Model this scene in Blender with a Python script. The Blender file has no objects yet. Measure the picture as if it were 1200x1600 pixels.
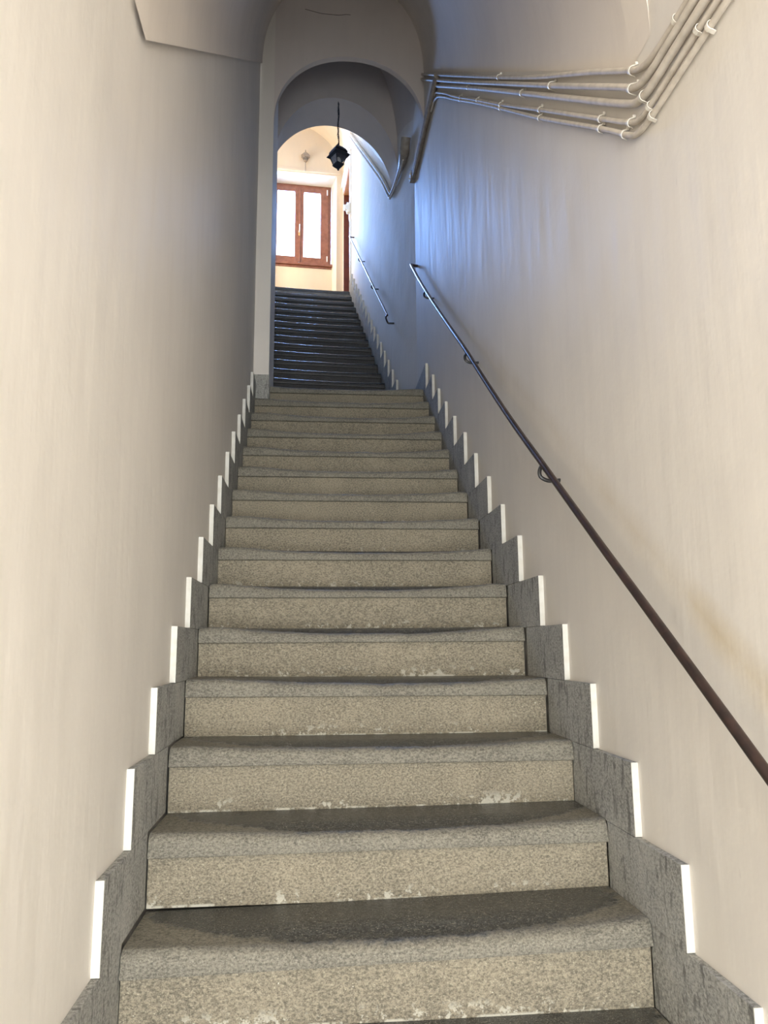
import bpy, bmesh, math, random
from mathutils import Vector, Matrix
from mathutils import noise as mnoise
random.seed(7)
sc = bpy.context.scene
col = sc.collection
rad = math.radians

# ---------------------------------------------------------------- camera
PITCH, YAW, ROLL = rad(10.0), 0.0913637, -0.0077067
CAM = Vector((-0.192944, 0.0, 0.720970))
fwd = Vector((math.sin(YAW)*math.cos(PITCH), math.cos(YAW)*math.cos(PITCH), math.sin(PITCH)))
rgt = Vector((math.cos(YAW), -math.sin(YAW), 0))
upv = rgt.cross(fwd)
r2v = rgt*math.cos(ROLL) + upv*math.sin(ROLL)
u2v = upv*math.cos(ROLL) - rgt*math.sin(ROLL)
cd = bpy.data.cameras.new('camera'); cam = bpy.data.objects.new('camera', cd); col.objects.link(cam)
cam.matrix_world = Matrix(((r2v.x, u2v.x, -fwd.x, CAM.x), (r2v.y, u2v.y, -fwd.y, CAM.y), (r2v.z, u2v.z, -fwd.z, CAM.z), (0, 0, 0, 1)))
cd.sensor_fit = 'HORIZONTAL'; cd.sensor_width = 36; cd.lens = 36*1202/1200; cd.clip_start = .02
sc.camera = cam
sc.view_settings.view_transform = 'Standard'; sc.view_settings.look = 'None'
sc.view_settings.gamma = 1; sc.view_settings.use_curve_mapping = False
sc.view_settings.exposure = 0.0

# ---------------------------------------------------------------- frame of the upper flight (turned a little to the left)
PHI = 0.0756526
DV = Vector((-math.sin(PHI), math.cos(PHI), 0)); NV = Vector((math.cos(PHI), math.sin(PHI), 0))
BP = Vector((0.62, 5.989, 0))
def F2(s, u, z): return BP + DV*s + NV*u + Vector((0, 0, z))

# ---------------------------------------------------------------- world and lights
w = bpy.data.worlds.new('sky'); sc.world = w; w.use_nodes = True
bg = w.node_tree.nodes['Background']; bg.inputs[0].default_value = (0.80, 0.90, 1.0, 1); bg.inputs[1].default_value = 6.0
def area(name, loc, direction, sx, sy, power, color):
    l = bpy.data.lights.new(name, 'AREA'); l.shape = 'RECTANGLE'; l.size = sx; l.size_y = sy; l.energy = power; l.color = color
    o = bpy.data.objects.new(name, l); col.objects.link(o); o.location = loc
    o.rotation_euler = Vector(direction).to_track_quat('-Z', 'Y').to_euler()
    return o
area('entrance_daylight', (0.0, -2.27, 0.55), (0.0, 1, -0.12), 1.15, 2.4, 148, (0.96, 0.99, 1.0))
area('window_daylight', F2(6.15, -0.66, 7.95), -DV*1.0 + Vector((0, 0, -0.45)), 1.1, 1.5, 900, (0.22, 0.45, 1.0))
area('added_hall_warm_fill', F2(4.92, -1.68, 7.1), NV*1.0 + DV*.15 + Vector((0, 0, .15)), 0.7, 1.4, 33, (1.0, 0.76, 0.44))  # added warm fill for the hall, no such source in view

# ---------------------------------------------------------------- materials
class NT:
    def __init__(s, name):
        s.m = bpy.data.materials.new(name); s.m.use_nodes = True; s.t = s.m.node_tree; s.n = s.t.nodes
        s.b = s.n['Principled BSDF']
    def new(s, typ, **kw):
        o = s.n.new(typ)
        for k, v in kw.items(): setattr(o, k, v)
        return o
    def link(s, a, b): s.t.links.new(a, b)
    def pos(s):
        return s.new('ShaderNodeNewGeometry').outputs['Position']
    def objc(s): return s.new('ShaderNodeTexCoord').outputs['Object']
    def mapv(s, v, scale):
        m = s.new('ShaderNodeMapping'); m.inputs['Scale'].default_value = scale; s.link(v, m.inputs[0]); return m.outputs[0]
    def noise(s, v, scale, detail=4, rough=.55):
        o = s.new('ShaderNodeTexNoise'); o.inputs['Scale'].default_value = scale; o.inputs['Detail'].default_value = detail
        o.inputs['Roughness'].default_value = rough; s.link(v, o.inputs['Vector']); return o.outputs['Fac']
    def ramp(s, f, a, b, ca=(0, 0, 0, 1), cb=(1, 1, 1, 1)):
        o = s.new('ShaderNodeValToRGB'); e = o.color_ramp.elements
        e[0].position = a; e[0].color = ca; e[1].position = b; e[1].color = cb; s.link(f, o.inputs[0]); return o.outputs[0]
    def mix(s, f, a, b, mode='MIX'):
        o = s.new('ShaderNodeMix', data_type='RGBA', blend_type=mode)
        for i, x in ((0, f), (6, a), (7, b)):
            if hasattr(x, 'is_linked'): s.link(x, o.inputs[i])
            else: o.inputs[i].default_value = x if i == 0 else (tuple(x) + (1,))[:4]
        return o.outputs[2]
    def math(s, op, a, b=None, c=None):
        o = s.new('ShaderNodeMath', operation=op)
        for i, x in enumerate((a, b, c)):
            if x is None: continue
            if hasattr(x, 'is_linked'): s.link(x, o.inputs[i])
            else: o.inputs[i].default_value = x
        return o.outputs[0]
    def bump(s, h, strength, dist=.01, prev=None):
        o = s.new('ShaderNodeBump'); o.inputs['Strength'].default_value = strength; o.inputs['Distance'].default_value = dist
        s.link(h, o.inputs['Height'])
        if prev is not None: s.link(prev, o.inputs['Normal'])
        s.link(o.outputs[0], s.b.inputs['Normal']); return o.outputs[0]
    def base(s, c):
        if hasattr(c, 'is_linked'): s.link(c, s.b.inputs['Base Color'])
        else: s.b.inputs['Base Color'].default_value = tuple(c) + (1,)
    def rough(s, r):
        if hasattr(r, 'is_linked'): s.link(r, s.b.inputs['Roughness'])
        else: s.b.inputs['Roughness'].default_value = r

def plaster(name, c, rough=.62, stain=False, bumps=1.25, spec=.42):
    m = NT(name); p = m.pos()
    n1 = m.noise(p, 1.7, 3); n2 = m.noise(m.mapv(p, (9, 9, 1.2)), 1.6, 5)
    c1 = m.mix(m.ramp(n1, .3, .75), [x*.95 for x in c], [min(1, x*1.04) for x in c])
    c2 = m.mix(m.math('MULTIPLY', m.ramp(n2, .48, .8), .22), c1, [x*f for x, f in zip(c, (.84, .83, .84))])
    if stain:   # grease rubbed onto the plaster above the handrail by passing hands
        sep = m.new('ShaderNodeSeparateXYZ'); m.link(p, sep.inputs[0])
        z0 = m.math('ADD', m.math('MULTIPLY', sep.outputs[1], .72), -.365)
        dd = m.math('ABSOLUTE', m.math('SUBTRACT', sep.outputs[2], z0))
        g = m.ramp(dd, 0.0, .075, (1, 1, 1, 1), (0, 0, 0, 1))
        yr = m.ramp(m.math('MULTIPLY', sep.outputs[1], .25), .30, .62, (1, 1, 1, 1), (.35, .35, .35, 1))
        nn = m.ramp(m.noise(p, 5, 4), .35, .7, (.3, .3, .3, 1), (1, 1, 1, 1))
        k = m.math('MULTIPLY', m.math('MULTIPLY', g, nn), m.math('MULTIPLY', yr, .85))
        c2 = m.mix(k, c2, (c[0]*.72, c[1]*.62, c[2]*.42))
    # small scuffs
    sc_ = m.ramp(m.noise(m.mapv(p, (30, 30, 7)), 1.4, 2), .765, .80)
    c2 = m.mix(m.math('MULTIPLY', sc_, .3), c2, [x*.6 for x in c])
    m.base(c2); m.rough(m.ramp(n2, .3, .8, (rough-.06,)*3+(1,), (rough+.1,)*3+(1,)))
    b1 = m.bump(m.noise(m.mapv(p, (14, 14, 2.2)), 1.0, 4), .16*bumps, .010)
    m.bump(m.noise(p, 3.2, 5), .25*bumps, .015, b1)
    m.b.inputs['Specular IOR Level'].default_value = spec
    return m.m

M = {}
WALL = (.825, .765, .685)
M['wall'] = plaster('painted_plaster', WALL)
M['wall_r'] = plaster('painted_plaster_rubbed', WALL, stain=True)
M['wall2'] = plaster('gloss_painted_plaster', WALL, rough=.82, bumps=2.2, spec=.55)
M['vault'] = plaster('vault_plaster', (.84, .755, .66), rough=.75, spec=.2)
M['arch'] = plaster('arch_plaster', (.76, .68, .62), rough=.75, spec=.2)
M['cream'] = plaster('cream_plaster', (.74, .61, .43), rough=.6, bumps=.5)
M['niche'] = plaster('niche_plaster', (.74, .68, .55), rough=.6, bumps=.3)

def stone(name, ca, cb, fleck, dark=None, rough=.75, wrough=.27, bumpk=1.0, wear=False, paint=False, scale=1.0, streak=False):
    m = NT(name); p = m.pos()
    n0 = m.noise(p, 3.1, 4); n1 = m.noise(m.mapv(p, (1, 1, 1.5)), 125*scale, 4, .75); n2 = m.noise(p, 260*scale, 3, .7)
    n4 = m.noise(p, 7, 6, .65)
    c = m.mix(m.ramp(n0, .35, .7), ca, cb)
    c = m.mix(m.math('MULTIPLY', m.ramp(n4, .45, .70), .55), c, [x*.66 for x in ca])
    c = m.mix(m.math('MULTIPLY', m.ramp(n1, .46, .60), .7), c, [x*1.45 for x in cb])
    c = m.mix(m.math('MULTIPLY', m.ramp(n1, .36, .46, (1, 1, 1, 1), (0, 0, 0, 1)), .7), c, [x*.45 for x in ca])
    c = m.mix(m.math('MULTIPLY', m.ramp(n2, .60, .70), .6), c, fleck)
    c = m.mix(m.math('MULTIPLY', m.ramp(n2, .34, .42, (1, 1, 1, 1), (0, 0, 0, 1)), .6), c, [x*.35 for x in ca])
    rr = rough
    if streak:
        n3 = m.noise(m.mapv(p, (60, 42, 13)), 1.0, 4, .6)
        c = m.mix(m.math('MULTIPLY', m.ramp(n3, .56, .62), .7), c, [x*.4 for x in ca])
        c = m.mix(m.math('MULTIPLY', m.ramp(m.noise(m.mapv(p, (8, 8, 3)), 1.0, 3), .45, .7), .3), c, [x*1.5 for x in cb])
    if wear:
        at = m.new('ShaderNodeAttribute', attribute_name='wear')
        nz = m.math('ADD', m.math('MULTIPLY', m.math('SUBTRACT', m.noise(p, 28, 6, .75), .5), 1.5), m.math('MULTIPLY', m.math('SUBTRACT', m.noise(p, 5.5, 3), .5), .9))
        f = m.ramp(m.math('ADD', at.outputs['Fac'], nz), .38, .62)
        dk = m.mix(m.ramp(n1, .45, .6), dark, [x*2.2 for x in dark])
        dk = m.mix(m.math('MULTIPLY', m.ramp(m.noise(m.mapv(p, (55, 110, 55)), 1.0, 5, .7), .56, .66), .75), dk, [x*1.1 for x in ca]); dk = m.mix(m.math('MULTIPLY', m.ramp(n2, .60, .68), .7), dk, fleck)
        c = m.mix(f, c, dk)
        rr = m.ramp(f, 0, 1, (rough,)*3+(1,), (wrough,)*3+(1,))
    if paint:   # old splashes of wall paint along the foot and the ends of the risers
        o = m.objc(); sp = m.new('ShaderNodeSeparateXYZ'); m.link(o, sp.inputs[0])
        low = m.ramp(sp.outputs[2], .0, .04, (1, 1, 1, 1), (0, 0, 0, 1))
        n5 = m.noise(p, 42, 4, .65); n6 = m.noise(p, 4.2, 3)
        f = m.math('MULTIPLY', m.ramp(m.math('ADD', m.math('MULTIPLY', n5, .75), m.math('MULTIPLY', n6, .38)), .632, .665), low)
        ln = m.math('MULTIPLY', m.ramp(sp.outputs[2], .001, .0032, (1, 1, 1, 1), (0, 0, 0, 1)), m.ramp(m.noise(p, 13, 5, .7), .50, .57))
        spk = m.ramp(m.noise(p, 75, 2), .755, .77)
        f = m.math('MAXIMUM', m.math('MAXIMUM', f, ln), spk)
        c = m.mix(m.math('MULTIPLY', f, .85), c, (.72, .68, .56))
    m.base(c); m.rough(rr)
    b1 = m.bump(n1, .8*bumpk, .005); m.bump(m.noise(p, 24, 4), .5*bumpk, .008, b1)
    return m.m
M['riser'] = stone('riser_granite', (.225, .195, .14), (.30, .255, .18), (.74, .66, .49), paint=True)
M['tread'] = stone('tread_granite', (.185, .168, .132), (.24, .218, .17), (.56, .52, .42), dark=(.045, .045, .041), wear=True)
M['tile'] = stone('skirting_stone', (.30, .29, .262), (.385, .375, .338), (.52, .51, .47), streak=True, scale=.8)
M['upper_stone_shade'] = stone('upper_stair_stone_shaded', (.070, .065, .060), (.095, .090, .084), (.20, .19, .17), dark=(.024, .024, .024), wear=True, rough=.4, wrough=.2, bumpk=.25)  # stone colour darkened to stand in for the backlit shade

def simple(name, c, rough=.5, metal=0, nscale=None, c2=None, bump=0, spec=.5):
    m = NT(name); p = m.pos()
    if nscale: m.base(m.mix(m.ramp(m.noise(p, nscale, 5), .4, .65), c, c2 or [x*.7 for x in c]))
    else: m.base(c)
    if bump: m.bump(m.noise(p, nscale or 40, 5), bump, .004)
    m.rough(rough); m.b.inputs['Metallic'].default_value = metal; m.b.inputs['Specular IOR Level'].default_value = spec
    return m.m
M['white_paint'] = simple('white_painted_edge', (.72, .70, .635), .6, 0, 30, (.66, .63, .55))
M['rail'] = simple('worn_brown_rail_paint', (.022, .013, .011), .30, 0, 30, (.045, .024, .019), .15)
M['bracket'] = simple('black_iron', (.018, .017, .018), .35, 0, 40, (.03, .028, .028), .2)
M['pipe'] = simple('painted_pipe', (.70, .62, .52), .62, 0, 24, (.58, .51, .42), .12)
M['clip'] = simple('white_clip', (.86, .80, .70), .4, 0, 40, (.72, .66, .56))
M['trunk'] = simple('painted_trunking', (.40, .345, .28), .5, 0, 22, (.28, .235, .19), .5)
M['wood'] = simple('brown_stained_wood', (.27, .105, .055), .38, 0, 12, (.20, .072, .036))
M['door_wood'] = simple('red_brown_door_wood', (.17, .045, .022), .42, 0, 10, (.12, .032, .016))
M['lit_lining_wood'] = simple('orange_brown_lit_lining', (.52, .24, .10), .5, 0, 10, (.44, .19, .075))  # lighter tint than the jambs stands in for light on the head
M['brass'] = simple('brass', (.75, .48, .18), .3, 1)
M['black_metal'] = simple('black_lantern_metal', (.012, .013, .02), .35, 0, 60, (.022, .022, .03), .1)
M['bronze'] = simple('weathered_bronze', (.26, .20, .14), .55, 0, 60, (.34, .27, .20), .2)
M['plastic'] = simple('cream_plastic', (.82, .78, .66), .35)
M['hinge'] = simple('white_hinge_cover', (.85, .82, .80), .3)
M['floor'] = simple('worn_paving', (.24, .22, .18), .6, 0, 9, (.16, .145, .12), .2)
M['crack'] = simple('crack_dark', (.12, .09, .07), .9)
def glass(name, tint=(1, 1, 1), fac=.08, frost=False):
    m = NT(name); t = m.new('ShaderNodeBsdfTransparent'); t.inputs[0].default_value = tuple(tint)+(1,)
    g = m.new('ShaderNodeBsdfGlossy'); g.inputs['Roughness'].default_value = .05
    x = m.new('ShaderNodeMixShader')
    fr = m.new('ShaderNodeFresnel'); fr.inputs[0].default_value = 1.45
    m.link(fr.outputs[0], x.inputs[0]); m.link(t.outputs[0], x.inputs[1]); m.link(g.outputs[0], x.inputs[2])
    if frost:
        d = m.new('ShaderNodeBsdfTranslucent'); d.inputs[0].default_value = (.9, .9, .88, 1)
        y = m.new('ShaderNodeMixShader'); y.inputs[0].default_value = .10
        m.link(x.outputs[0], y.inputs[1]); m.link(d.outputs[0], y.inputs[2]); x = y
    m.link(x.outputs[0], m.n['Material Output'].inputs['Surface'])
    return m.m
M['glass'] = glass('window_glass', (.97, .98, 1))
M['lamp_glass'] = glass('lantern_glass', (.95, .95, .97), frost=True)

# ---------------------------------------------------------------- helpers
def link(name, bm, mat, parent=None, loc=None, smooth=False, rot=None):
    bmesh.ops.recalc_face_normals(bm, faces=bm.faces)
    me = bpy.data.meshes.new(name); bm.to_mesh(me); bm.free()
    o = bpy.data.objects.new(name, me); col.objects.link(o)
    if mat: me.materials.append(mat)
    if smooth:
        for p in me.polygons: p.use_smooth = True
        try: me.set_sharp_from_angle(angle=rad(38))
        except Exception: pass
    if loc is not None: o.location = loc
    if rot is not None: o.rotation_euler = rot
    if parent: o.parent = parent
    return o
def empty(name, loc=(0, 0, 0), rz=0):
    o = bpy.data.objects.new(name, None); o.empty_display_size = .1; col.objects.link(o); o.location = loc; o.rotation_euler = (0, 0, rz); return o
def tag(o, label=None, cat=None, group=None, kind=None):
    if label: o['label'] = label
    if cat: o['category'] = cat
    if group: o['group'] = group
    if kind: o['kind'] = kind
    return o
def struct(name, bm, mat, parent=None, smooth=False, label=None):
    o = link(name, bm, mat, parent, smooth=smooth)
    if not parent: o['kind'] = 'structure'
    if label: o['label'] = label
    return o
def box(bm, x0, x1, y0, y1, z0, z1, bev=0.0, xf=None):
    vs = [bm.verts.new((x, y, z)) for x in (x0, x1) for y in (y0, y1) for z in (z0, z1)]
    fs = [(0, 1, 3, 2), (4, 6, 7, 5), (0, 4, 5, 1), (2, 3, 7, 6), (0, 2, 6, 4), (1, 5, 7, 3)]
    faces = [bm.faces.new([vs[i] for i in f]) for f in fs]
    if bev:
        es = list({e for f in faces for e in f.edges})
        r = bmesh.ops.bevel(bm, geom=es, offset=bev, segments=2, affect='EDGES', profile=.7)
        vs = list({v for f in r['faces'] for v in f.verts} | {v for v in vs if v.is_valid})
    if xf:
        for v in vs:
            if v.is_valid: v.co = xf(v.co)
    return vs
def box2(bm, s0, s1, u0, u1, z0, z1, bev=0.0):
    return box(bm, u0, u1, s0, s1, z0, z1, bev, lambda c: F2(c.y, c.x, c.z))
def prism(bm, pts, off):   # closed polygon pts (3D) extruded by off
    a = [bm.verts.new(p) for p in pts]; b = [bm.verts.new(Vector(p)+Vector(off)) for p in pts]
    n = len(pts); bm.faces.new(a); bm.faces.new(b[::-1])
    for i in range(n): bm.faces.new((a[i], a[(i+1) % n], b[(i+1) % n], b[i]))
def tube(bm, pts, r, n=10, cap=True, radii=None):
    pts = [Vector(p) for p in pts]; rings = []
    t = (pts[1]-pts[0]).normalized(); a = t.orthogonal().normalized()
    for i, p in enumerate(pts):
        t2 = ((pts[min(i+1, len(pts)-1)]-pts[max(i-1, 0)])).normalized()
        a = (a - t2*a.dot(t2)).normalized(); b = t2.cross(a); rr = radii[i] if radii else r
        rings.append([bm.verts.new(p + (a*math.cos(k*2*math.pi/n)+b*math.sin(k*2*math.pi/n))*rr) for k in range(n)])
    for i in range(len(rings)-1):
        for k in range(n): bm.faces.new((rings[i][k], rings[i][(k+1) % n], rings[i+1][(k+1) % n], rings[i+1][k]))
    if cap: bm.faces.new(rings[0][::-1]); bm.faces.new(rings[-1])
def spline(pts, k=6):   # Catmull-Rom
    pts = [Vector(p) for p in pts]; out = []
    for i in range(len(pts)-1):
        p0, p1, p2, p3 = pts[max(i-1, 0)], pts[i], pts[i+1], pts[min(i+2, len(pts)-1)]
        for j in range(k):
            t = j/k
            out.append(.5*((2*p1)+(p2-p0)*t+(2*p0-5*p1+4*p2-p3)*t*t+(3*p1-p0-3*p2+p3)*t**3))
    out.append(pts[-1]); return out
def sm(x, a, b):
    t = max(0., min(1., (x-a)/(b-a))); return t*t*(3-2*t)

# ---------------------------------------------------------------- dimensions
W2 = 0.62                    # half length of a step
XW = 0.64                    # wall planes at +-XW
Y0, T1, R1, NOSE = 1.919065, 0.2573467, 0.1852821, 0.06
ZL = 14*R1 + NOSE            # landing
S0, T2, R2 = 0.554, 0.22502, 0.185252
def up_s(k): return S0 + T2*k
def up_z(k): return 2.6356 + R2*k
ZH = up_z(17)                # hall floor
FIRST = -4
ZG = (FIRST-1)*R1 + NOSE     # ground floor

# ---------------------------------------------------------------- floors
bm = bmesh.new(); box(bm, -XW, XW, -2.25, Y0+FIRST*T1+.10, ZG-.1, ZG); struct('floor', bm, M['floor'])
bm = bmesh.new()
a = Vector((-XW-.1, Y0+14*T1+.28, 0)); b = Vector((XW, Y0+14*T1+.28, 0))
prism(bm, [a+Vector((0, 0, ZL-.12)), b+Vector((0, 0, ZL-.12)), Vector((XW, 5.99, ZL-.12)), F2(up_s(1)+.06, .02, ZL-.12), F2(up_s(1)+.06, -1.19, ZL-.12)], (0, 0, .118))
struct('floor_landing', bm, M['floor'])
bm = bmesh.new(); box2(bm, up_s(17)+.20, 5.80, -1.72, .60, ZH-.1, ZH-.001); struct('floor_hall', bm, M['floor'])

# ---------------------------------------------------------------- walls of the lower corridor
bm = bmesh.new(); box(bm, -XW-.3, -XW, -2.25, 5.95, ZG-.1, 6.6); struct('wall_left', bm, M['wall'])
bm = bmesh.new()
prism(bm, [(XW, -2.25, ZG-.1), (XW+.3, -2.25, ZG-.1), (XW+.3, 6.012, ZG-.1), (XW, 5.9876, ZG-.1)], (0, 0, 8.0)); struct('wall_right', bm, M['wall_r'])
# entrance wall with its open doorway behind the viewer
bm = bmesh.new()
box(bm, -XW-.3, -.59, -2.50, -2.25, ZG-.1, 3.7); box(bm, .59, XW+.3, -2.50, -2.25, ZG-.1, 3.7); box(bm, -.59, .59, -2.50, -2.25, 1.85, 3.7)
struct('wall_back', bm, M['wall'])
bm = bmesh.new(); box(bm, -XW-.3, XW+.3, -2.50, 1.75, 3.45, 3.7); struct('ceiling_entrance', bm, M['vault'])

def vault_grid(bm, rows, thick=.08, closed_top=None):
    """rows: list of lists of points; shell with thickness by offset up"""
    g = [[bm.verts.new(p) for p in r] for r in rows]
    for i in range(len(g)-1):
        for j in range(len(g[0])-1): bm.faces.new((g[i][j], g[i][j+1], g[i+1][j+1], g[i+1][j]))
    h = [[bm.verts.new(Vector(p)+Vector((0, 0, thick))) for p in r] for r in rows]
    for i in range(len(h)-1):
        for j in range(len(h[0])-1): bm.faces.new((h[i][j], h[i+1][j], h[i+1][j+1], h[i][j+1]))
    for i in range(len(g)-1):
        for j in (0, len(g[0])-1): bm.faces.new((g[i][j], g[i+1][j], h[i+1][j], h[i][j]))
    for j in range(len(g[0])-1):
        for i in (0, len(g)-1): bm.faces.new((g[i][j], g[i][j+1], h[i][j+1], h[i][j]))
def ell(cx, a, z0, b, n=40, sq=2.0):
    out = []
    for k in range(n+1):
        t = math.pi - math.pi*k/n
        c, s_ = math.cos(t), math.sin(t)
        out.append((cx + a*math.copysign(abs(c)**(2/sq), c), z0 + b*abs(s_)**(2/sq)))
    return out
CV, AV, BV, ZV0, SLV = .006, .6330, .85, 2.235, .8255
def vz(y): return ZV0 + SLV*(y-1.75)
bm = bmesh.new(); rows = []
for i in range(25):
    y = 1.75 + (5.36-1.75)*i/24
    rows.append([(x, y, z) for x, z in ell(CV, AV, vz(y), BV, sq=2.15)])
vault_grid(bm, rows, .15)
struct('ceiling_vault', bm, M['vault'], smooth=True)
# wall over the start of the vault
def arched_wall(bm, curve, P, thick_vec, ztop, left=None, right=None, zbot=None):
    """curve: (x,z) list left to right; wall above it up to ztop; P maps (x,z) to 3D"""
    n = len(curve); off = Vector(thick_vec)
    A = [bm.verts.new(P(x, z)) for x, z in curve]; Bt = [bm.verts.new(P(x, ztop)) for x, z in curve]
    A2 = [bm.verts.new(P(x, z)+off) for x, z in curve]; B2 = [bm.verts.new(P(x, ztop)+off) for x, z in curve]
    for i in range(n-1):
        bm.faces.new((A[i], A[i+1], Bt[i+1], Bt[i])); bm.faces.new((A2[i], B2[i], B2[i+1], A2[i+1]))
        bm.faces.new((A[i], A2[i], A2[i+1], A[i+1])); bm.faces.new((Bt[i], Bt[i+1], B2[i+1], B2[i]))
    bm.faces.new((A[0], Bt[0], B2[0], A2[0])); bm.faces.new((A[-1], A2[-1], B2[-1], Bt[-1]))
bm = bmesh.new()
arched_wall(bm, ell(CV, AV, vz(1.75), BV, sq=2.15), lambda x, z: Vector((x, 1.75, z)), (0, -.12, 0), 3.6)
struct('wall_vault_face', bm, M['vault'])

# transverse arch at the head of the lower flight
XB = -.53
bm = bmesh.new()
cvB = ell(.055, .585, 4.70, .61, n=48, sq=2.15)
arched_wall(bm, cvB, lambda x, z: Vector((x, 5.35, z)), (0, .05, 0), 7.3)
struct('wall_arch', bm, M['arch'])
# pillar on the left
bm = bmesh.new(); prism(bm, [(-XW-.05, 5.35, 2.3), (XB, 5.35, 2.3), (XB, 5.93, 2.3), (-XW-.05, 5.93, 2.3)], (0, 0, 4.4)); struct('wall_pillar', bm, M['wall'])
bm = bmesh.new(); box(bm, -XW, XB+.004, 5.338, 5.36, 13*R1+NOSE, 2.665, .003); struct('baseboard_pillar', bm, M['tile'])

# warped vault over the landing between the two arches
HC = dict(c=-.575, a=.60, z=5.22, b=.78)
def header_pts(s, c, a, z0, b, n=48): return [F2(s, u, z) for u, z in ell(c, a, z0, b, n)]
def curve_world(cx, a, zl, zr, apex, y, n=48, sq=2.1):
    out = []
    for k in range(n+1):
        t = math.pi - math.pi*k/n; c, s_ = math.cos(t), math.sin(t)
        x = cx + a*math.copysign(abs(c)**(2/sq), c); z0 = zl + (zr-zl)*(k/n)
        out.append(Vector((x, y, z0 + (apex-z0)*abs(s_)**(2/sq))))
    return out
rows = [curve_world(.0, .65, 5.10, 4.85, 6.75, y, sq=2.3) for y in (5.36, 5.7)]
rows.append(curve_world(.0, .645, 5.15, 4.98, 6.75, 5.98, sq=2.3))
rows.append([F2(.78, u, z) for u, z in ell(-.578, .614, 5.20, 1.55, 48, sq=2.3)])
bm = bmesh.new(); vault_grid(bm, rows, .12); struct('ceiling_landing', bm, M['arch'], smooth=True)
# header arch before the upper hall
bm = bmesh.new(); n = 48
front = ell(HC['c'], HC['a'], HC['z'], HC['b'], n); back = ell(-.60, .625, 5.21, .725, n)
A = [bm.verts.new(F2(.75, u, z)) for u, z in front]; Bk = [bm.verts.new(F2(1.08, u, z)) for u, z in back]
At = [bm.verts.new(F2(.75, u, 7.2)) for u, z in front]; Bt = [bm.verts.new(F2(1.08, u, 7.2)) for u, z in back]
for i in range(n):
    bm.faces.new((A[i], Bk[i], Bk[i+1], A[i+1])); bm.faces.new((A[i], A[i+1], At[i+1], At[i]))
    bm.faces.new((Bk[i], Bt[i], Bt[i+1], Bk[i+1])); bm.faces.new((At[i], At[i+1], Bt[i+1], Bt[i]))
bm.faces.new((A[0], At[0], Bt[0], Bk[0])); bm.faces.new((A[-1], Bk[-1], Bt[-1], At[-1]))
struct('wall_header', bm, M['arch'], smooth=True)

# ---------------------------------------------------------------- upper corridor and hall
# right wall, doorway s 4.50..5.40, top z 7.95
DS0, DS1, DZ = 4.50, 5.40, 7.95
bm = bmesh.new()
box2(bm, 0.0, DS0, .02, .32, ZG, 9.9); box2(bm, DS0, DS1, .02, .32, DZ, 9.9); box2(bm, DS1, 5.85, .02, .32, 5.5, 9.9)
struct('wall_upper_right', bm, M['wall2'])
bm = bmesh.new(); box2(bm, -.05, 4.45, -1.49, -1.19, 2.3, 9.9); struct('wall_upper_left', bm, M['wall2'])
# unseen left side of the hall; opening made up for the added warm light
bm = bmesh.new()
box2(bm, 4.45, 4.55, -2.0, -1.72, 5.5, 9.9); box2(bm, 5.30, 5.45, -2.0, -1.72, 5.5, 9.9)
box2(bm, 4.55, 5.30, -2.0, -1.72, 5.5, 6.3); box2(bm, 4.55, 5.30, -2.0, -1.72, 7.9, 9.9); box2(bm, 4.35, 4.45, -2.0, -1.19, 5.5, 9.9)
struct('wall_hall_left', bm, M['cream'])
# window wall with splayed niche reaching the floor
WS = 5.78
bm = bmesh.new()
NL, NR, NT_ = -1.24, -.088, 8.30
box2(bm, 5.45, 5.95, -2.0, NL, 5.5, 9.9); box2(bm, 5.45, 5.95, NR, .02, 5.5, 9.9); box2(bm, 5.45, 5.95, NL, NR, NT_, 9.9)
struct('wall_window', bm, M['cream'])
bm = bmesh.new()
# splayed reveals
prism(bm, [F2(5.452, NL, 5.6), F2(5.95, NL, 5.6), F2(5.95, -1.185, 5.6), F2(WS, -1.185, 5.6)], (0, 0, NT_-5.6))
prism(bm, [F2(5.452, NR, 5.6), F2(5.95, NR, 5.6), F2(5.95, -.14, 5.6), F2(WS, -.14, 5.6)], (0, 0, NT_-5.6))
box2(bm, 5.455, 5.95, NL, NR, NT_-.006, NT_)
struct('trim_niche', bm, M['niche'])
bm = bmesh.new(); box2(bm, WS-.06, 5.95, -1.19, -.13, 5.6, 6.835); struct('wall_parapet', bm, M['cream'])
bm = bmesh.new(); box2(bm, 5.425, 5.452, -1.72, -.03, 8.315, 8.345, .006); box2(bm, 5.437, 5.452, -1.72, -.03, 8.345, 8.375, .004); struct('trim_cornice', bm, M['cream'])
# vaults
bm = bmesh.new(); rows = []
for i in range(14):
    s = 1.08 + (4.40-1.08)*i/13
    rows.append([F2(s, u, z) for u, z in ell(-.585, .615, 5.35+(s-1.08)*.90, .66, 32)])
vault_grid(bm, rows, .1); struct('ceiling_upper_flight', bm, M['cream'], smooth=True)
bm = bmesh.new(); rows = []
for i in range(5):
    s = 4.38 + (5.452-4.38)*i/4
    rows.append([F2(s, u, z) for u, z in ell(-.85, .875, 8.24, .93, 36)])
vault_grid(bm, rows, .1)
arched_wall(bm, [(-1.72, 8.9), (-1.2, 8.96), (-.585, 9.0), (.02, 8.5)], lambda u, z: F2(4.42, u, z), -DV*.06, 9.9)
struct('ceiling_hall', bm, M['cream'], smooth=True)

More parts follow.
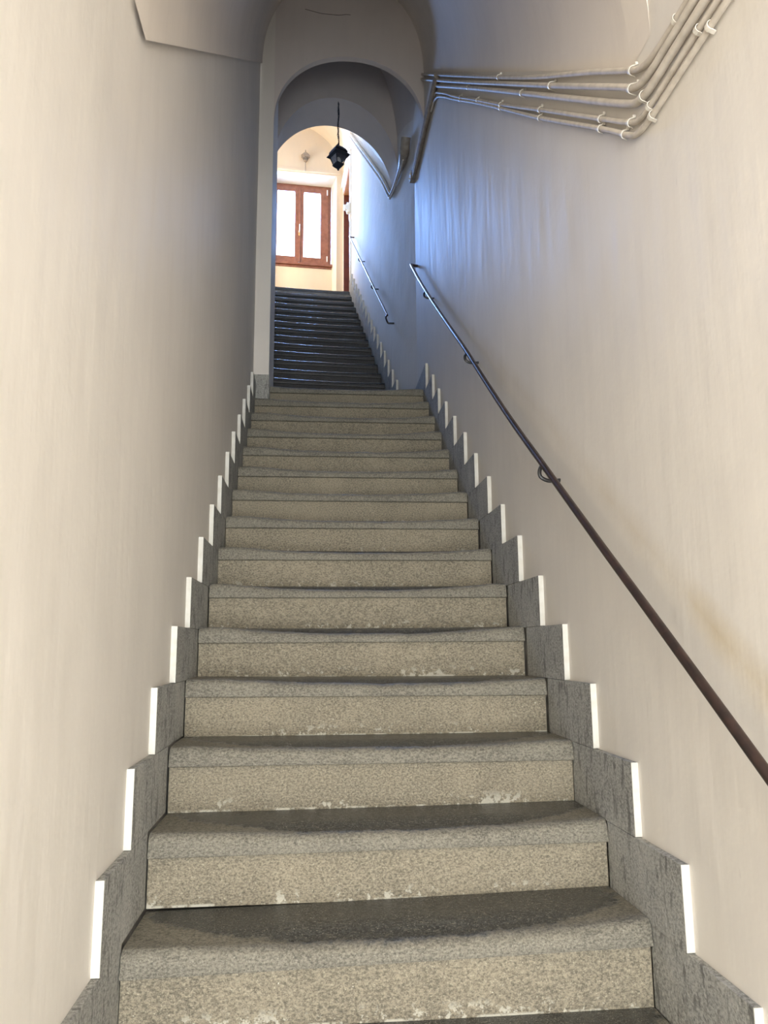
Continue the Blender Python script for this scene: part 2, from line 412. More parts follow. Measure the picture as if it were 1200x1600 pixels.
# ---------------------------------------------------------------- stairs
def tread_mesh(name, w2, depth, mat, seed, nx=72, dipmax=.024, tilt=(0, 0), thick=NOSE, polish=False):
    prof = [(depth+.02, 0), (.007, 0), (.002, .002), (0, .008), (0, .02), (0, .034)]
    Rr = .026
    for k in range(1, 8):
        a = math.pi/2*k/7; prof.append((Rr-Rr*math.cos(a), thick-Rr+Rr*math.sin(a)))
    for y in (.04, .055, .07, .09, .11, .135, .165, .20, .235, depth+.02): prof.append((y, thick))
    bm = bmesh.new(); lay = bm.verts.layers.float.new('wear'); cols = []
    cx = .03 + .03*math.sin(seed*2.1)
    for i in range(nx+1):
        x = -w2 + 2*w2*i/nx
        g = max(0., 1-abs((x-cx)/(.56 if w2 > .61 else .52))**2.6)
        dip = dipmax*g*(.85+.15*math.sin(seed)) + .0025*mnoise.noise(Vector((x*5, seed*3.1, 0))) + .0012*mnoise.noise(Vector((x*23, seed*1.7, 4)))
        chip = .006*max(0, mnoise.noise(Vector((x*14, seed*5.3, 9)))-.25)
        dip = max(dip, -.001)
        end = sm(w2-abs(x), 0, .018)
        tl = tilt[0] + (tilt[1]-tilt[0])*i/nx
        c = []
        for j, (y, z) in enumerate(prof):
            zz = z; yy = y
            if z > 0.0:
                k = z/thick
                f = 1.0 if y <= .045 else 1 - .88*sm(y, .040, .135)
                zz = z - dip*k*f - chip*k*(1 if y < .06 else 0)
                if y <= .07: yy = y + dip*.45*k*k + chip*k
            if j > 3 and y < .05: yy += .006*(1-end)
            v = bm.verts.new((x, yy, zz+tl))
            yb = .016 + .17*abs((x-cx)/w2)**3.0
            we = sm(y, yb-.045, yb+.055) if z >= thick-.012 else 0.0
            we *= 1 - .35*sm(abs(x), w2-.10, w2)
            if polish: we = sm(z, thick-.035, thick-.012)  # glossy nose; mask also carries the dark backlit tint onto it
            v[lay] = we
            c.append(v)
        cols.append(c)
    for i in range(nx):
        for j in range(len(prof)-1): bm.faces.new((cols[i][j], cols[i+1][j], cols[i+1][j+1], cols[i][j+1]))
        bm.faces.new((cols[i][-1], cols[i+1][-1], cols[i+1][0], cols[i][0]))
    bm.faces.new(cols[0]); bm.faces.new(cols[-1][::-1])
    return bm
stair1 = empty('stone_staircase', (0, Y0, ZG))
tag(stair1, 'lower flight of worn grey stone steps climbing between the two stepped skirtings', 'stairs')
resid = {0: (-.010, .012), 1: (-.004, .003), 2: (.003, -.001), 3: (.005, -.003)}
for i in range(FIRST, 15):
    z = i*R1; y = Y0 + i*T1
    bm = tread_mesh('tread', W2, T1, None, i+3.3, tilt=resid.get(i, (0.0, 0.0)), dipmax=.020 if i < 4 else .026)
    o = link('tread', bm, M['tread'], stair1, (0, y-Y0, z-ZG), smooth=True)
    h = R1-NOSE
    bm = bmesh.new(); n = 24
    vs = []
    tl = resid.get(i, (0, 0))
    for k in range(n+1):
        x = -W2-.001 + (2*W2+.002)*k/n; dy = .0015*mnoise.noise(Vector((x*7, i*3, 1)))
        tt = tl[0] + (tl[1]-tl[0])*k/n
        vs.append([bm.verts.new((x, dy, -.004)), bm.verts.new((x, dy, h*.5)), bm.verts.new((x, dy, h+tt+.0005)), bm.verts.new((x, .05, h+tt+.0005)), bm.verts.new((x, .05, -.004))])
    for k in range(n):
        for j in range(5): bm.faces.new((vs[k][j], vs[k+1][j], vs[k+1][(j+1) % 5], vs[k][(j+1) % 5]))
    bm.faces.new(vs[0]); bm.faces.new(vs[-1][::-1])
    link('riser', bm, M['riser'], stair1, (0, y+.022-Y0, z-h-ZG))
stair2 = empty('stone_staircase', F2(up_s(1), -.595, ZL), PHI)
tag(stair2, 'upper flight of stone steps, tinted dark for backlit shade, rising beyond the landing towards the window', 'stairs')
for k in range(1, 18):
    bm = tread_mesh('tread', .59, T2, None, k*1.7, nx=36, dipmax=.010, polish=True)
    link('tread', bm, M['upper_stone_shade'], stair2, (0, up_s(k)-up_s(1), up_z(k)-NOSE-ZL), smooth=True)
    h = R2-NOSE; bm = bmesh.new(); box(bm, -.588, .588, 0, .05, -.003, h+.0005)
    link('riser', bm, M['upper_stone_shade'], stair2, (0, up_s(k)-up_s(1)+.022, up_z(k)-NOSE-h-ZL))

# unseen fill under flights and floors, added to stop light leaking in
bm = bmesh.new(); prism(bm, [(-XW-.05, Y0+FIRST*T1+.10, ZG-.12), (-XW-.05, Y0+14*T1+.35, ZL-.20), (-XW-.05, 6.05, ZL-.122), (-XW-.05, 6.05, ZG-.12)], (2*XW+.10, 0, 0)); struct('floor_stair_light_seal', bm, M['floor'])
bm = bmesh.new(); q = [F2(up_s(1)+.08, -1.3, ZL-.19), F2(up_s(17)+.22, -1.3, ZH-.17), F2(up_s(17)+.22, -1.3, ZL-.4), F2(up_s(1)+.08, -1.3, ZL-.4)]
prism(bm, q, NV*1.4); struct('floor_upper_stair_light_seal', bm, M['floor'])
bm = bmesh.new(); prism(bm, [Vector((-XW-.05, 5.9, ZL-.5)), Vector((XW+.05, 5.9, ZL-.5)), F2(1.2, .1, ZL-.5), F2(1.2, -1.3, ZL-.5)], (0, 0, .37)); struct('floor_landing_light_seal', bm, M['floor'])
bm = bmesh.new(); box2(bm, 4.3, 6.0, -2.0, .7, 5.2, ZH-.101); struct('floor_hall_light_seal', bm, M['floor'])
bm = bmesh.new(); box2(bm, 5.45, 5.95, .02, .7, 5.3, 9.9); box2(bm, 4.3, 5.5, .32, .7, 5.3, 9.9); struct('wall_doorway_back', bm, M['cream'])
# ---------------------------------------------------------------- stepped skirtings
def skirting(name, ks, side, yk, zk, length, hgt, th=.02, yend=None, extra=None):
    root = empty(name); root['kind'] = 'structure'
    for k in ks:
        ya = yk(k); yb = ya + length
        if yend is not None: yb = min(yb, yend)
        z1 = zk(k); z0 = z1 - hgt + .0012
        bm = bmesh.new(); jit = random.uniform(-.0015, .0015)
        if side < 0: box(bm, -XW, -XW+th+jit, ya+.002, yb, z0, z1, .0012)
        else: box(bm, XW-th-jit, XW, ya+.002, yb, z0, z1, .0012)
        t = link('stone_tile', bm, M['tile'], root)
        bm = bmesh.new()
        wv = random.uniform(-.001, .001)
        if side < 0: box(bm, -XW, -XW+th-.001+wv, ya-.0015, ya+.002, z0+.002, z1)
        else: box(bm, XW-th+.001-wv, XW, ya-.0015, ya+.002, z0+.002, z1)
        e = link('painted_edge', bm, M['white_paint'], t); e['label'] = 'white painted front edge'
    return root
yR = {0: 1.748, 1: 1.995, 2: 2.265, 3: 2.498, 4: 2.745, 5: 3.008, 6: 3.269, 7: 3.514, 8: 3.787, 9: 4.050, 10: 4.345, 11: 4.625, 12: 4.887, 13: 5.122, 14: 5.415}
zR = {0: .242, 1: .425, 2: .611, 3: .793, 4: .976, 5: 1.162, 6: 1.339, 7: 1.520, 8: 1.703, 9: 1.889, 10: 2.073, 11: 2.255, 12: 2.432, 13: 2.615, 14: 2.810}
yL = {0: 1.755, 1: 1.992, 2: 2.237, 3: 2.510, 4: 2.762, 5: 3.014, 6: 3.300, 7: 3.545, 8: 3.812, 9: 4.066, 10: 4.345, 11: 4.615, 12: 4.900, 13: 5.130}
zL = {0: .248, 1: .436, 2: .616, 3: .793, 4: .971, 5: 1.150, 6: 1.332, 7: 1.514, 8: 1.697, 9: 1.875, 10: 2.056, 11: 2.240, 12: 2.428, 13: 2.605}
fy = lambda d: (lambda k: d[k] if k in d else 1.75+.2573*k)
fz = lambda d: (lambda k: d[k] if k in d else .245+.1853*k)
def mk(name, ks, side, d, dz, last):
    root = empty(name, (side*XW, Y0, ZG)); root['kind'] = 'structure'
    y, z = fy(d), fz(dz)
    for k in ks:
        ya = y(k); yb = min(y(k+1)+.19 if k < max(ks) else last, last)
        z1 = z(k); z0 = z(k-1)+.0012 if k > min(ks) else z1-.19
        th = .02 + random.uniform(-.001, .001)-.002
        xa, xb = sorted((side*XW, side*(XW-th)))
        O = Vector((side*XW, Y0, ZG))
        bm = bmesh.new(); box(bm, xa, xb, ya+.0018, yb, z0, z1, .0012, lambda c: c-O)
        t = link('stone_tile', bm, M['tile'], root)
        bm = bmesh.new(); box(bm, xa, xb, ya-.0012, ya+.0018, z0+.001, z1, 0, lambda c: c-O)
        e = link('painted_edge', bm, M['white_paint'], t); e['label'] = 'white painted front edge'
mk('baseboard_left', range(FIRST, 14), -1, yL, zL, 5.345)
mk('baseboard_right', range(FIRST, 15), 1, yR, zR, 5.985)
root = empty('baseboard_upper_right', F2(0, .02, ZL)); root['kind'] = 'structure'
O = F2(0, .02, ZL)
for k in range(1, 18):
    sa = up_s(k)-.155; sb = up_s(k+1)+.03 if k < 17 else 4.49; z1 = up_z(k)+.182; z0 = z1-R2+.0012
    bm = bmesh.new(); vs = box2(bm, sa+.0018, sb, .0, .02, z0, z1, .0012)
    for v in bm.verts: v.co -= O
    t = link('stone_tile', bm, M['tile'], root)
    bm = bmesh.new(); box2(bm, sa-.0012, sa+.0018, .0, .02, z0+.001, z1)
    for v in bm.verts: v.co -= O
    e = link('painted_edge', bm, M['white_paint'], t); e['label'] = 'white painted front edge'
root = empty('baseboard_upper_left', F2(0, -1.19, ZL)); root['kind'] = 'structure'
O = F2(0, -1.19, ZL)
for k in range(1, 18):
    sa = up_s(k)-.155; sb = up_s(k+1)+.03 if k < 17 else 4.44; z1 = up_z(k)+.182; z0 = z1-R2+.0012
    bm = bmesh.new(); box2(bm, sa, sb, -1.19, -1.17, z0, z1, .0012)
    for v in bm.verts: v.co -= O
    link('stone_tile', bm, M['tile'], root)

# ---------------------------------------------------------------- handrails
def bracket(bm, top, wallv, inw, r=.0068, drop=.058):
    """J shaped bracket: from the rail down, round and into the wall. inw: unit vector to wall"""
    p = Vector(top); L = wallv; dn = Vector((0, 0, -1))
    pts = [p+dn*.006, p+dn*.026-inw*.010, p+dn*.046-inw*.008, p+dn*drop+inw*.010, p+dn*(drop+.003)+inw*.030, p+dn*(drop)+inw*(L+.004)]
    tube(bm, spline(pts, 5), r, 8)
railp = [(.40, -.125), (.80, .150), (1.10, .358), (1.304, .502), (1.501, .640), (1.777, .832), (1.96, .958), (2.163, 1.100), (2.355, 1.234), (2.515, 1.347), (2.87, 1.596), (3.285, 1.903), (3.735, 2.243), (4.117, 2.520), (4.66, 2.917), (5.152, 3.285), (5.544, 3.590), (5.80, 3.795)]
hr = empty('handrail', (XW, 2.5, 1.35))
tag(hr, 'long worn dark brown tubular handrail on the wall beside the lower flight', 'handrail', 'handrails')
O = Vector((XW, 2.5, 1.35)); bm = bmesh.new()
pts = spline([Vector((.58, y, z))-O for y, z in railp], 5)
pts += [Vector((.582, 5.835, 3.822))-O, Vector((.592, 5.858, 3.832))-O, Vector((.61, 5.866, 3.832))-O, Vector((.642, 5.868, 3.83))-O]
tube(bm, pts, .0112, 14); link('rail', bm, M['rail'], hr, smooth=True)
for y, z in ((1.02, .300), (2.50, 1.337), (3.70, 2.218), (5.07, 3.224)):
    bm = bmesh.new(); bracket(bm, Vector((.58, y, z))-O, .06, Vector((1, 0, 0)))
    link('bracket', bm, M['bracket'], hr, smooth=True)
O = F2(2.5, .02, 5.1)
hr2 = empty('handrail', O, 0)
tag(hr2, 'short thin handrail on the bluish wall beside the upper flight', 'handrail', 'handrails')
bm = bmesh.new(); pts = [F2(1.01, -.05, 3.900), F2(1.6, -.05, 4.39), F2(2.4, -.05, 5.065), F2(3.2, -.05, 5.735), F2(3.96, -.05, 6.375), F2(4.02, -.045, 6.42), F2(4.05, -.02, 6.435), F2(4.06, .022, 6.44)]
tube(bm, [p-O for p in spline(pts, 5)], .0105, 12); link('rail', bm, M['rail'], hr2, smooth=True)
for s in (1.025, 1.95, 3.0): 
    bm = bmesh.new(); z = 3.900+(s-1.01)*.8390
    bracket(bm, F2(s, -.05, z)-O, .07, NV, .0085 if s < 1.1 else .0068, .085 if s < 1.1 else .055)
    link('bracket', bm, M['bracket'], hr2, smooth=True)

# ---------------------------------------------------------------- pipes on the right wall
def pipe(name, label, pts, r, clips, cr=None, mat='pipe', off=None):
    off = off or r+.004
    O = Vector((XW, pts[-1][0], pts[-1][1])); e = empty(name, O)
    tag(e, label, 'pipe', 'conduit pipes on the right wall')
    P3 = [Vector((XW-off, y, z))-O for y, z in pts]
    bm = bmesh.new(); path = spline(P3, 6); tube(bm, path, r, 12); tb = link('tube', bm, M[mat], e, smooth=True)
    for (y, z) in clips:
        q = Vector((XW-off, y, z))-O
        i = min(range(1, len(path)-1), key=lambda j: (path[j]-q).length)
        t = (path[i+1]-path[i-1]).normalized(); c = path[i]
        bm = bmesh.new(); side = t.cross(Vector((1, 0, 0))).normalized()
        arc = [c + side*(r+.005)*1.05 + Vector((off-.004, 0, 0))]
        for k in range(9):
            a = math.pi*k/8
            arc.append(c + side*math.cos(a)*(r+.0018) - Vector((1, 0, 0))*math.sin(a)*(r+.0018))
        arc.append(c - side*(r+.005)*1.05 + Vector((off-.004, 0, 0)))
        hw = .0055
        ra = [bm.verts.new(p+t*hw) for p in arc]; rb = [bm.verts.new(p-t*hw) for p in arc]
        cc = c
        ra2 = [bm.verts.new(p+t*hw+(p-cc).normalized()*.002) for p in arc]; rb2 = [bm.verts.new(p-t*hw+(p-cc).normalized()*.002) for p in arc]
        for k in range(len(arc)-1):
            bm.faces.new((ra2[k], ra2[k+1], rb2[k+1], rb2[k])); bm.faces.new((ra[k], rb[k], rb[k+1], ra[k+1]))
            bm.faces.new((ra[k], ra[k+1], ra2[k+1], ra2[k])); bm.faces.new((rb[k], rb2[k], rb2[k+1], rb[k+1]))
        box(bm, -.004, .004, -.004, .004, -.004, .004, 0, lambda v, q=c+side*(r+.006)+Vector((off-.006, 0, 0)): v+q)
        link('clip', bm, M['clip'], tb)
    return e
P1 = [(5.35, 5.196), (4.068, 4.127), (3.045, 3.275), (2.494, 2.823), (2.01, 2.442), (1.760, 2.240), (1.668, 2.172), (1.579, 2.146), (1.45, 2.138), (1.2, 2.128), (.5, 2.10), (-.98, 2.065)]
P2 = [(5.35, 5.150), (4.823, 4.713), (3.663, 3.752), (3.048, 3.246), (2.334, 2.658), (1.80, 2.222), (1.70, 2.140), (1.62, 2.112), (1.50, 2.106), (1.2, 2.098), (.5, 2.075), (-.98, 2.03)]
P3 = [(4.827, 4.670), (3.667, 3.722), (2.689, 2.911), (2.118, 2.436), (1.762, 2.142), (1.675, 2.090), (1.60, 2.078), (1.493, 2.076), (1.2, 2.066), (.5, 2.045), (-.98, 2.0)]
P4 = [(4.960, 4.612), (4.860, 4.590), (4.730, 4.535), (4.593, 4.429), (4.324, 4.206), (4.085, 4.0), (3.481, 3.5), (3.036, 3.129), (2.487, 2.681), (1.942, 2.233), (1.752, 2.079), (1.700, 2.050), (1.648, 2.040), (1.564, 2.038), (1.317, 2.034), (.5, 2.01), (-.98, 1.965)]
P5 = [(4.950, 4.560), (4.820, 4.535), (4.680, 4.462), (4.540, 4.357), (4.327, 4.184), (4.087, 3.982), (3.483, 3.485), (3.039, 3.113), (2.492, 2.651), (1.947, 2.205), (1.775, 2.060), (1.715, 2.020), (1.63, 2.007), (1.492, 2.005), (1.278, 2.001), (.5, 1.98), (-.98, 1.935)]
pipe('conduit_pipe', 'topmost painted conduit under the vault edge on the right wall', P1, .0088, [(3.096, 3.318), (1.720, 2.207), (1.486, 2.138)])
pipe('conduit_pipe', 'thick painted pipe second from the top of the right wall bundle', P2, .0095, [(2.304, 2.633), (1.715, 2.155)], off=.019)
pipe('conduit_pipe', 'thickest painted pipe, middle one of the five in the right wall bundle', P3, .0105, [(3.667, 3.722), (2.709, 2.929), (1.660, 2.086)])
pipe('conduit_pipe', 'thin painted conduit second from the bottom of the right wall bundle', P4, .0075, [(3.953, 3.892), (3.481, 3.5), (3.036, 3.129), (2.487, 2.682), (1.949, 2.239), (1.752, 2.079), (1.64, 2.039), (1.376, 2.036)])
pipe('conduit_pipe', 'bottommost thin painted conduit of the right wall bundle', P5, .0078, [(3.955, 3.874), (3.039, 3.113), (2.498, 2.658), (1.968, 2.223), (1.80, 2.080), (1.638, 2.007), (1.358, 2.003)])
# flat trunking from the bundle to the landing wall
bm = bmesh.new(); O = Vector((XW, 5.3, 4.6)); e = empty('cable_trunking', O)
tag(e, 'dark painted trunking running down from the pipe bundle to the landing wall', 'trunking')
path = [Vector((XW-.016, y, z))-O for y, z in ((4.643, 4.60), (4.91, 4.615), (5.368, 4.645), (5.70, 4.665), (5.93, 4.690))]
tube(bm, spline(path, 5), .024, 10, radii=None); link('cover', bm, M['trunk'], e, smooth=True)
bm = bmesh.new(); tube(bm, spline([p+Vector((-.008, 0, -.038)) for p in path], 5), .014, 8); link('cable', bm, M['trunk'], e, smooth=True)
bm = bmesh.new()
prism(bm, [Vector((XW-.045, 5.88, 4.64))-O, Vector((XW-.045, 5.88, 4.71))-O, Vector((XW-.045, 5.965, 4.72))-O, Vector((XW-.045, 5.985, 4.69))-O, Vector((XW-.045, 5.965, 4.645))-O], (.045, 0, 0)); link('end_plate', bm, M['trunk'], e)
for y, z in ((5.90, 4.69), (5.95, 4.675)):
    bm = bmesh.new(); bmesh.ops.create_icosphere(bm, subdivisions=2, radius=.009)
    link('screw', bm, M['clip'], e, Vector((XW-.047, y, z))-O, smooth=True)
# lumpy trunking at the foot of the header arch, and the two conduits rising with the upper flight
O = F2(.6, .02, 5.1); e = empty('cable_trunking', O)
tag(e, 'short lumpy trunking at the right foot of the far arch', 'trunking')
path = [F2(.10, -.027, 5.17), F2(.16, -.026, 5.10), F2(.30, -.018, 5.09), F2(.50, -.006, 5.12), F2(.80, -.001, 5.155), F2(1.03, .0, 5.20)]
bm = bmesh.new(); sp = spline(path, 5); tube(bm, [p-O for p in sp], .02, 10, radii=[.045-.028*sm(i/len(sp), .2, .75) for i in range(len(sp))]); link('cover', bm, M['trunk'], e, smooth=True)
bm = bmesh.new(); tube(bm, [p-O+Vector((0, 0, -.045))-NV*.008 for p in sp[8:]], .010, 8); link('cable', bm, M['pipe'], e, smooth=True)
for nm, lb, dz, r in (('conduit_pipe', 'upper of the two painted conduits rising along the upper flight wall', .03, .016), ('conduit_pipe', 'lower of the two painted conduits rising along the upper flight wall', -.04, .012)):
    O = F2(1.0, .02, 5.2+dz); e = empty(nm, O); tag(e, lb, 'pipe', 'conduits along the upper flight')
    path = [F2(1.06, .001, 5.22+dz*.5), F2(1.15, .001, 5.29+dz), F2(1.6, .001, 5.75+dz), F2(2.37, .001, 6.455+dz), F2(3.52, .001, 7.495+dz), F2(4.40, .001, 8.30+dz)]
    bm = bmesh.new(); tube(bm, [p-O for p in spline(path, 5)], r, 10); link('tube', bm, M['pipe'], e, smooth=True)

# ---------------------------------------------------------------- window
win = empty('window_1', F2(WS, -.66, 6.84)); win['kind'] = 'structure'
O = F2(WS, -.66, 6.84)
def wb(name, boxes, mat, parent=None, label=None, bev=.004):
    bm = bmesh.new()
    for b in boxes: box2(bm, *b, bev)
    for v in bm.verts: v.co -= O
    o = link(name, bm, mat, parent or win)
    if label: o['label'] = label
    return o
L_, R_, Z0_, Z1_ = -1.185, -.145, 6.86, 8.295
fw = .045
wb('window_frame', [(WS, WS+.06, L_, L_+fw, Z0_, Z1_), (WS, WS+.06, R_-fw, R_, Z0_, Z1_), (WS, WS+.06, L_+fw, R_-fw, Z1_-fw, Z1_), (WS, WS+.06, L_+fw, R_-fw, Z0_, Z0_+fw)], M['wood'])
mid = -.668
for a, b_, pa, pb in ((L_+fw, mid-.003, -1.03, -.743), (mid+.003, R_-fw, -.596, -.322)):
    sash = wb('sash', [(WS-.018, WS+.035, a, pa, Z0_+fw-.01, Z1_-fw+.01), (WS-.018, WS+.035, pb, b_, Z0_+fw-.01, Z1_-fw+.01), (WS-.018, WS+.035, pa, pb, 8.155, Z1_-fw+.01), (WS-.018, WS+.035, pa, pb, Z0_+fw-.01, 7.0)], M['wood'])
    wb('pane', [(WS+.006, WS+.012, pa-.006, pb+.006, 6.994, 8.161)], M['glass'], sash, bev=0)
    hx = a+.012 if a < -1 else b_-.030
    for hz in (6.94, 8.13):
        wb('hinge', [(WS-.034, WS-.016, hx, hx+.018, hz, hz+.095)], M['hinge'], sash, 'white hinge cover')
wb('cover_strip', [(WS-.032, WS-.018, mid-.022, mid+.022, Z0_+fw, Z1_-fw)], M['wood'])
hd = wb('handle', [(WS-.042, WS-.032, mid-.014, mid+.014, 7.36, 7.45)], M['brass'], None, 'brass handle')
bm = bmesh.new(); tube(bm, [F2(WS-.042, mid, 7.42)-O, F2(WS-.075, mid, 7.42)-O, F2(WS-.080, mid+.004, 7.44)-O, F2(WS-.080, mid+.004, 7.54)-O], .009, 10); link('lever', bm, M['hinge'], hd, smooth=True)
wb('sill', [(WS-.10, WS+.02, L_-.0, R_+.012, 6.822, 6.862)], M['wood'])
wb('sill_molding', [(WS-.075, WS, L_, R_, 6.79, 6.823)], M['wood'])

# ---------------------------------------------------------------- doorway on the right of the hall
dr = empty('door_1', F2(5.0, .1, ZH)); dr['kind'] = 'structure'; O = F2(5.0, .1, ZH)
def db(name, boxes, mat, label=None, parent=None, bev=.003):
    bm = bmesh.new()
    for b in boxes: box2(bm, *b, bev)
    for v in bm.verts: v.co -= O
    o = link(name, bm, mat, parent or dr)
    if label: o['label'] = label
    return o
db('jamb', [(DS1-.03, DS1-.001, .022, .24, ZH, DZ-.03)], M['door_wood'], 'dark red-brown far jamb')
db('jamb', [(DS0+.001, DS0+.03, .022, .24, ZH, DZ-.03)], M['door_wood'])
db('head', [(DS0+.001, DS1-.001, .022, .24, DZ-.03, DZ-.001)], M['lit_lining_wood'], 'head lining with the light on it painted in as orange-brown')
leaf = db('door_leaf', [(DS0+.03, DS1-.03, .20, .24, ZH, DZ-.03)], M['door_wood'])
for z0, z1 in ((ZH+.15, ZH+.95), (ZH+1.1, DZ-.2)):
    for s0, s1 in ((DS0+.13, DS0+.42), (DS1-.42, DS1-.13)):
        db('panel', [(s0, s1, .188, .20, z0, z1)], M['door_wood'], None, leaf, .008)
bm = bmesh.new(); bmesh.ops.create_uvsphere(bm, u_segments=14, v_segments=10, radius=.028); k = link('knob', bm, M['brass'], leaf, F2(DS0+.09, .165, ZH+1.0)-O, smooth=True)
bm = bmesh.new(); box2(bm, DS0-.10, DS0, .004, .02, ZH, DZ+.10, .004); box2(bm, DS0, 5.45, .004, .02, DZ, DZ+.10, .004); box2(bm, DS0-.10, 5.45, -.02, .004, DZ+.10, DZ+.15, .004)
struct('trim_door', bm, M['niche'])

# doorbell box by the doorway
O = F2(4.44, .004, 7.12); e = empty('doorbell_box', O, PHI); tag(e, 'small cream plastic doorbell box beside the doorway at the stair head', 'doorbell')
bm = bmesh.new(); box(bm, -.045, 0, -.03, .045, -.075, .075, .008); hs = link('housing', bm, M['plastic'], e)
bm = bmesh.new(); box(bm, -.085, -.045, -.02, .035, -.03, .045, .006); link('button_plate', bm, M['plastic'], hs)
bm = bmesh.new(); tube(bm, spline([(-.01, .01, -.07), (-.012, .01, -.15), (-.004, -.01, -.25), (-.006, .0, -.34)], 5), .004, 6); link('cable', bm, M['pipe'], e)

# ---------------------------------------------------------------- hanging lantern
LX = F2(.79, -.555, 0)
def lantern_mesh_parts(root, S, H, mat, glassmat):
    """square lantern, top at z=0, S half width of roof"""
    def ring(bm, h, z): return [bm.verts.new((sx*h, sy*h, z)) for sx, sy in ((-1, -1), (1, -1), (1, 1), (-1, 1))]
    bm = bmesh.new()   # roof: curved pyramid with flared eaves
    prof = [(.010, 0), (.030, -.006), (.62*S, -.030), (.80*S, -.058), (.80*S, -.078), (S, -.098), (S*1.02, -.104)]
    rs = [ring(bm, h, z) for h, z in prof]
    for i in range(len(rs)-1):
        for k in range(4): bm.faces.new((rs[i][k], rs[i][(k+1) % 4], rs[i+1][(k+1) % 4], rs[i+1][k]))
    bm.faces.new(rs[0][::-1])
    inner = ring(bm, S*.78, -.100)
    for k in range(4): bm.faces.new((rs[-1][k], rs[-1][(k+1) % 4], inner[(k+1) % 4], inner[k]))
    bm.faces.new(inner)
    link('roof', bm, mat, root)
    zt, zb = -.100, -H+.055; ht, hb = S*.74, S*.44
    for sx, sy in ((-1, -1), (1, -1), (1, 1), (-1, 1)):
        bm = bmesh.new(); tube(bm, [(sx*ht, sy*ht, zt), (sx*hb, sy*hb, zb)], .0042, 6); link('corner_bar', bm, mat, root)
    bm = bmesh.new()
    for a, b in (((-1, -1), (1, -1)), ((1, -1), (1, 1)), ((1, 1), (-1, 1)), ((-1, 1), (-1, -1))):
        q = [Vector((a[0]*ht*.97, a[1]*ht*.97, zt)), Vector((b[0]*ht*.97, b[1]*ht*.97, zt)), Vector((b[0]*hb*.97, b[1]*hb*.97, zb)), Vector((a[0]*hb*.97, a[1]*hb*.97, zb))]
        bm.faces.new([bm.verts.new(p) for p in q])
    bmesh.ops.solidify(bm, geom=bm.faces[:], thickness=.0015)
    link('glass_panel', bm, glassmat, root)
    bm = bmesh.new(); rs = [ring(bm, h, z) for h, z in ((hb*1.12, zb+.002), (hb*1.16, zb-.010), (hb*.75, zb-.030), (.014, zb-.042), (.008, zb-.050))]
    for i in range(len(rs)-1):
        for k in range(4): bm.faces.new((rs[i][k], rs[i][(k+1) % 4], rs[i+1][(k+1) % 4], rs[i+1][k]))
    bm.faces.new(rs[0][::-1]); bm.faces.new(rs[-1]); bs = link('base', bm, mat, root)
    bm = bmesh.new(); bmesh.ops.create_uvsphere(bm, u_segments=12, v_segments=8, radius=.011); link('finial', bm, mat, bs, (0, 0, zb-.055), smooth=True)
    bm = bmesh.new(); bmesh.ops.create_uvsphere(bm, u_segments=12, v_segments=10, radius=.026)
    for v in bm.verts: v.co.z *= 1.35
    link('bulb', bm, M['plastic'], root, (0, 0, -.15), smooth=True)
lan = empty('hanging_lantern', Vector((LX.x, LX.y, 5.505)), rad(30))
tag(lan, 'black metal lantern with clear panes hanging on a chain from the far arch', 'lantern')
lantern_mesh_parts(lan, .082, .245, M['black_metal'], M['lamp_glass'])
bm = bmesh.new(); z = .012
for i in range(22):
    L = .0215
    pts = []
    for k in range(13):
        a = 2*math.pi*k/12; x = math.cos(a)*.0062; zz = math.sin(a)*.0145
        pts.append((x, 0, zz) if i % 2 else (0, x, zz))
    wob = .006*math.sin(i*.9) if i < 8 else .002*math.sin(i)
    tube(bm, [Vector(p)+Vector((wob, 0, z+i*L)) for p in pts], .0026, 6, cap=False)
link('chain', bm, M['black_metal'], lan)
bm = bmesh.new(); tube(bm, spline([(.002, .003, .0), (.010, .004, .10), (-.006, .004, .22), (.007, -.004, .34), (.0, 0, .47), (0, 0, .485)], 6), .0038, 6); link('cable', bm, M['black_metal'], lan)
bm = bmesh.new(); tube(bm, [(math.cos(a*math.pi/8)*.014, 0, math.sin(a*math.pi/8)*.014) for a in range(17)], .0026, 6, cap=False); link('ring', bm, M['black_metal'], lan, (0, 0, .012))

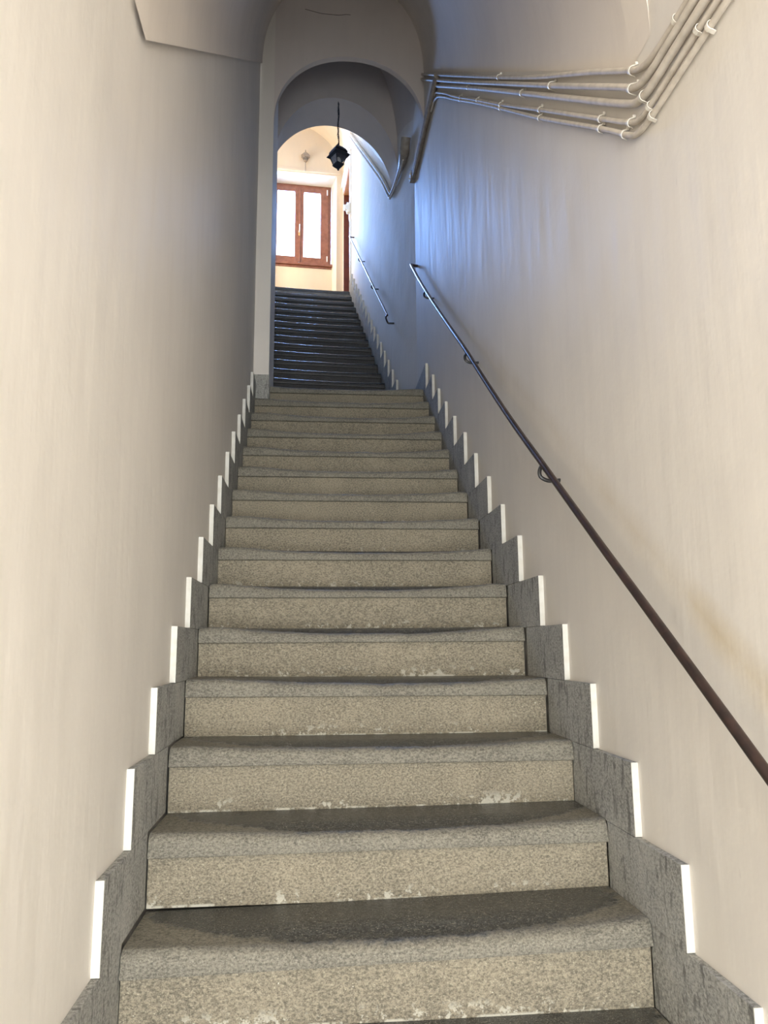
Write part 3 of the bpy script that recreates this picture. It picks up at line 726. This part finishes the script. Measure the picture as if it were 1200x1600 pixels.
# ---------------------------------------------------------------- wall lantern over the window
wl = empty('wall_lantern', F2(5.452, -.60, 8.47), PHI)
tag(wl, 'small weathered bronze lantern on a scroll bracket on the wall above the window', 'lantern')
bm = bmesh.new(); tube(bm, spline([(0, 0, -.14), (0, -.05, -.17), (0, -.10, -.14), (0, -.11, -.07), (0, -.11, .0)], 6), .009, 8); link('bracket', bm, M['bronze'], wl, smooth=True)
bm = bmesh.new(); bmesh.ops.create_cone(bm, cap_ends=True, segments=20, radius1=.045, radius2=.03, depth=.02, matrix=Matrix.Translation((0, -.008, -.14)) @ Matrix.Rotation(rad(90), 4, 'X')); link('wall_plate', bm, M['plastic'], wl, smooth=True)
def lathe(bm, prof, n, c=(0, 0, 0), rot=0):
    rs = [[bm.verts.new((c[0]+r*math.cos(2*math.pi*k/n+rot), c[1]+r*math.sin(2*math.pi*k/n+rot), c[2]+z)) for k in range(n)] for r, z in prof]
    for i in range(len(rs)-1):
        for k in range(n): bm.faces.new((rs[i][k], rs[i][(k+1) % n], rs[i+1][(k+1) % n], rs[i+1][k]))
    bm.faces.new(rs[0][::-1]); bm.faces.new(rs[-1])
bm = bmesh.new(); lathe(bm, [(.010, -.01), (.045, .0), (.055, .012), (.03, .02)], 6, (0, -.11, 0)); link('base', bm, M['bronze'], wl)
bm = bmesh.new(); lathe(bm, [(.045, .02), (.066, .135), (.060, .136), (.040, .022)], 6, (0, -.11, 0)); link('glass_shade', bm, M['lamp_glass'], wl)
for k in range(6):
    a = math.pi*2*k/6; bm = bmesh.new(); tube(bm, [(math.cos(a)*.048, -.11+math.sin(a)*.048, .015), (math.cos(a)*.071, -.11+math.sin(a)*.071, .14)], .005, 6); link('corner_bar', bm, M['bronze'], wl)
bm = bmesh.new(); lathe(bm, [(.105, .085), (.108, .135), (.085, .150), (.060, .175), (.030, .190), (.012, .197), (.010, .215), (.014, .225), (.003, .262)], 6, (0, -.11, 0)); link('roof', bm, M['bronze'], wl)

wl.scale = (.66, .66, .80); wl.location.z -= .01
# ---------------------------------------------------------------- crack on the arch face
bm = bmesh.new()
pts = [Vector((x, 5.3498, z)) for x, z in ((-.30, 5.715), (-.24, 5.70), (-.17, 5.685), (-.10, 5.682), (-.03, 5.680), (.02, 5.69), (.06, 5.69))]
tube(bm, spline(pts, 3), .0022, 5); struct('trim_crack', bm, M['crack'])
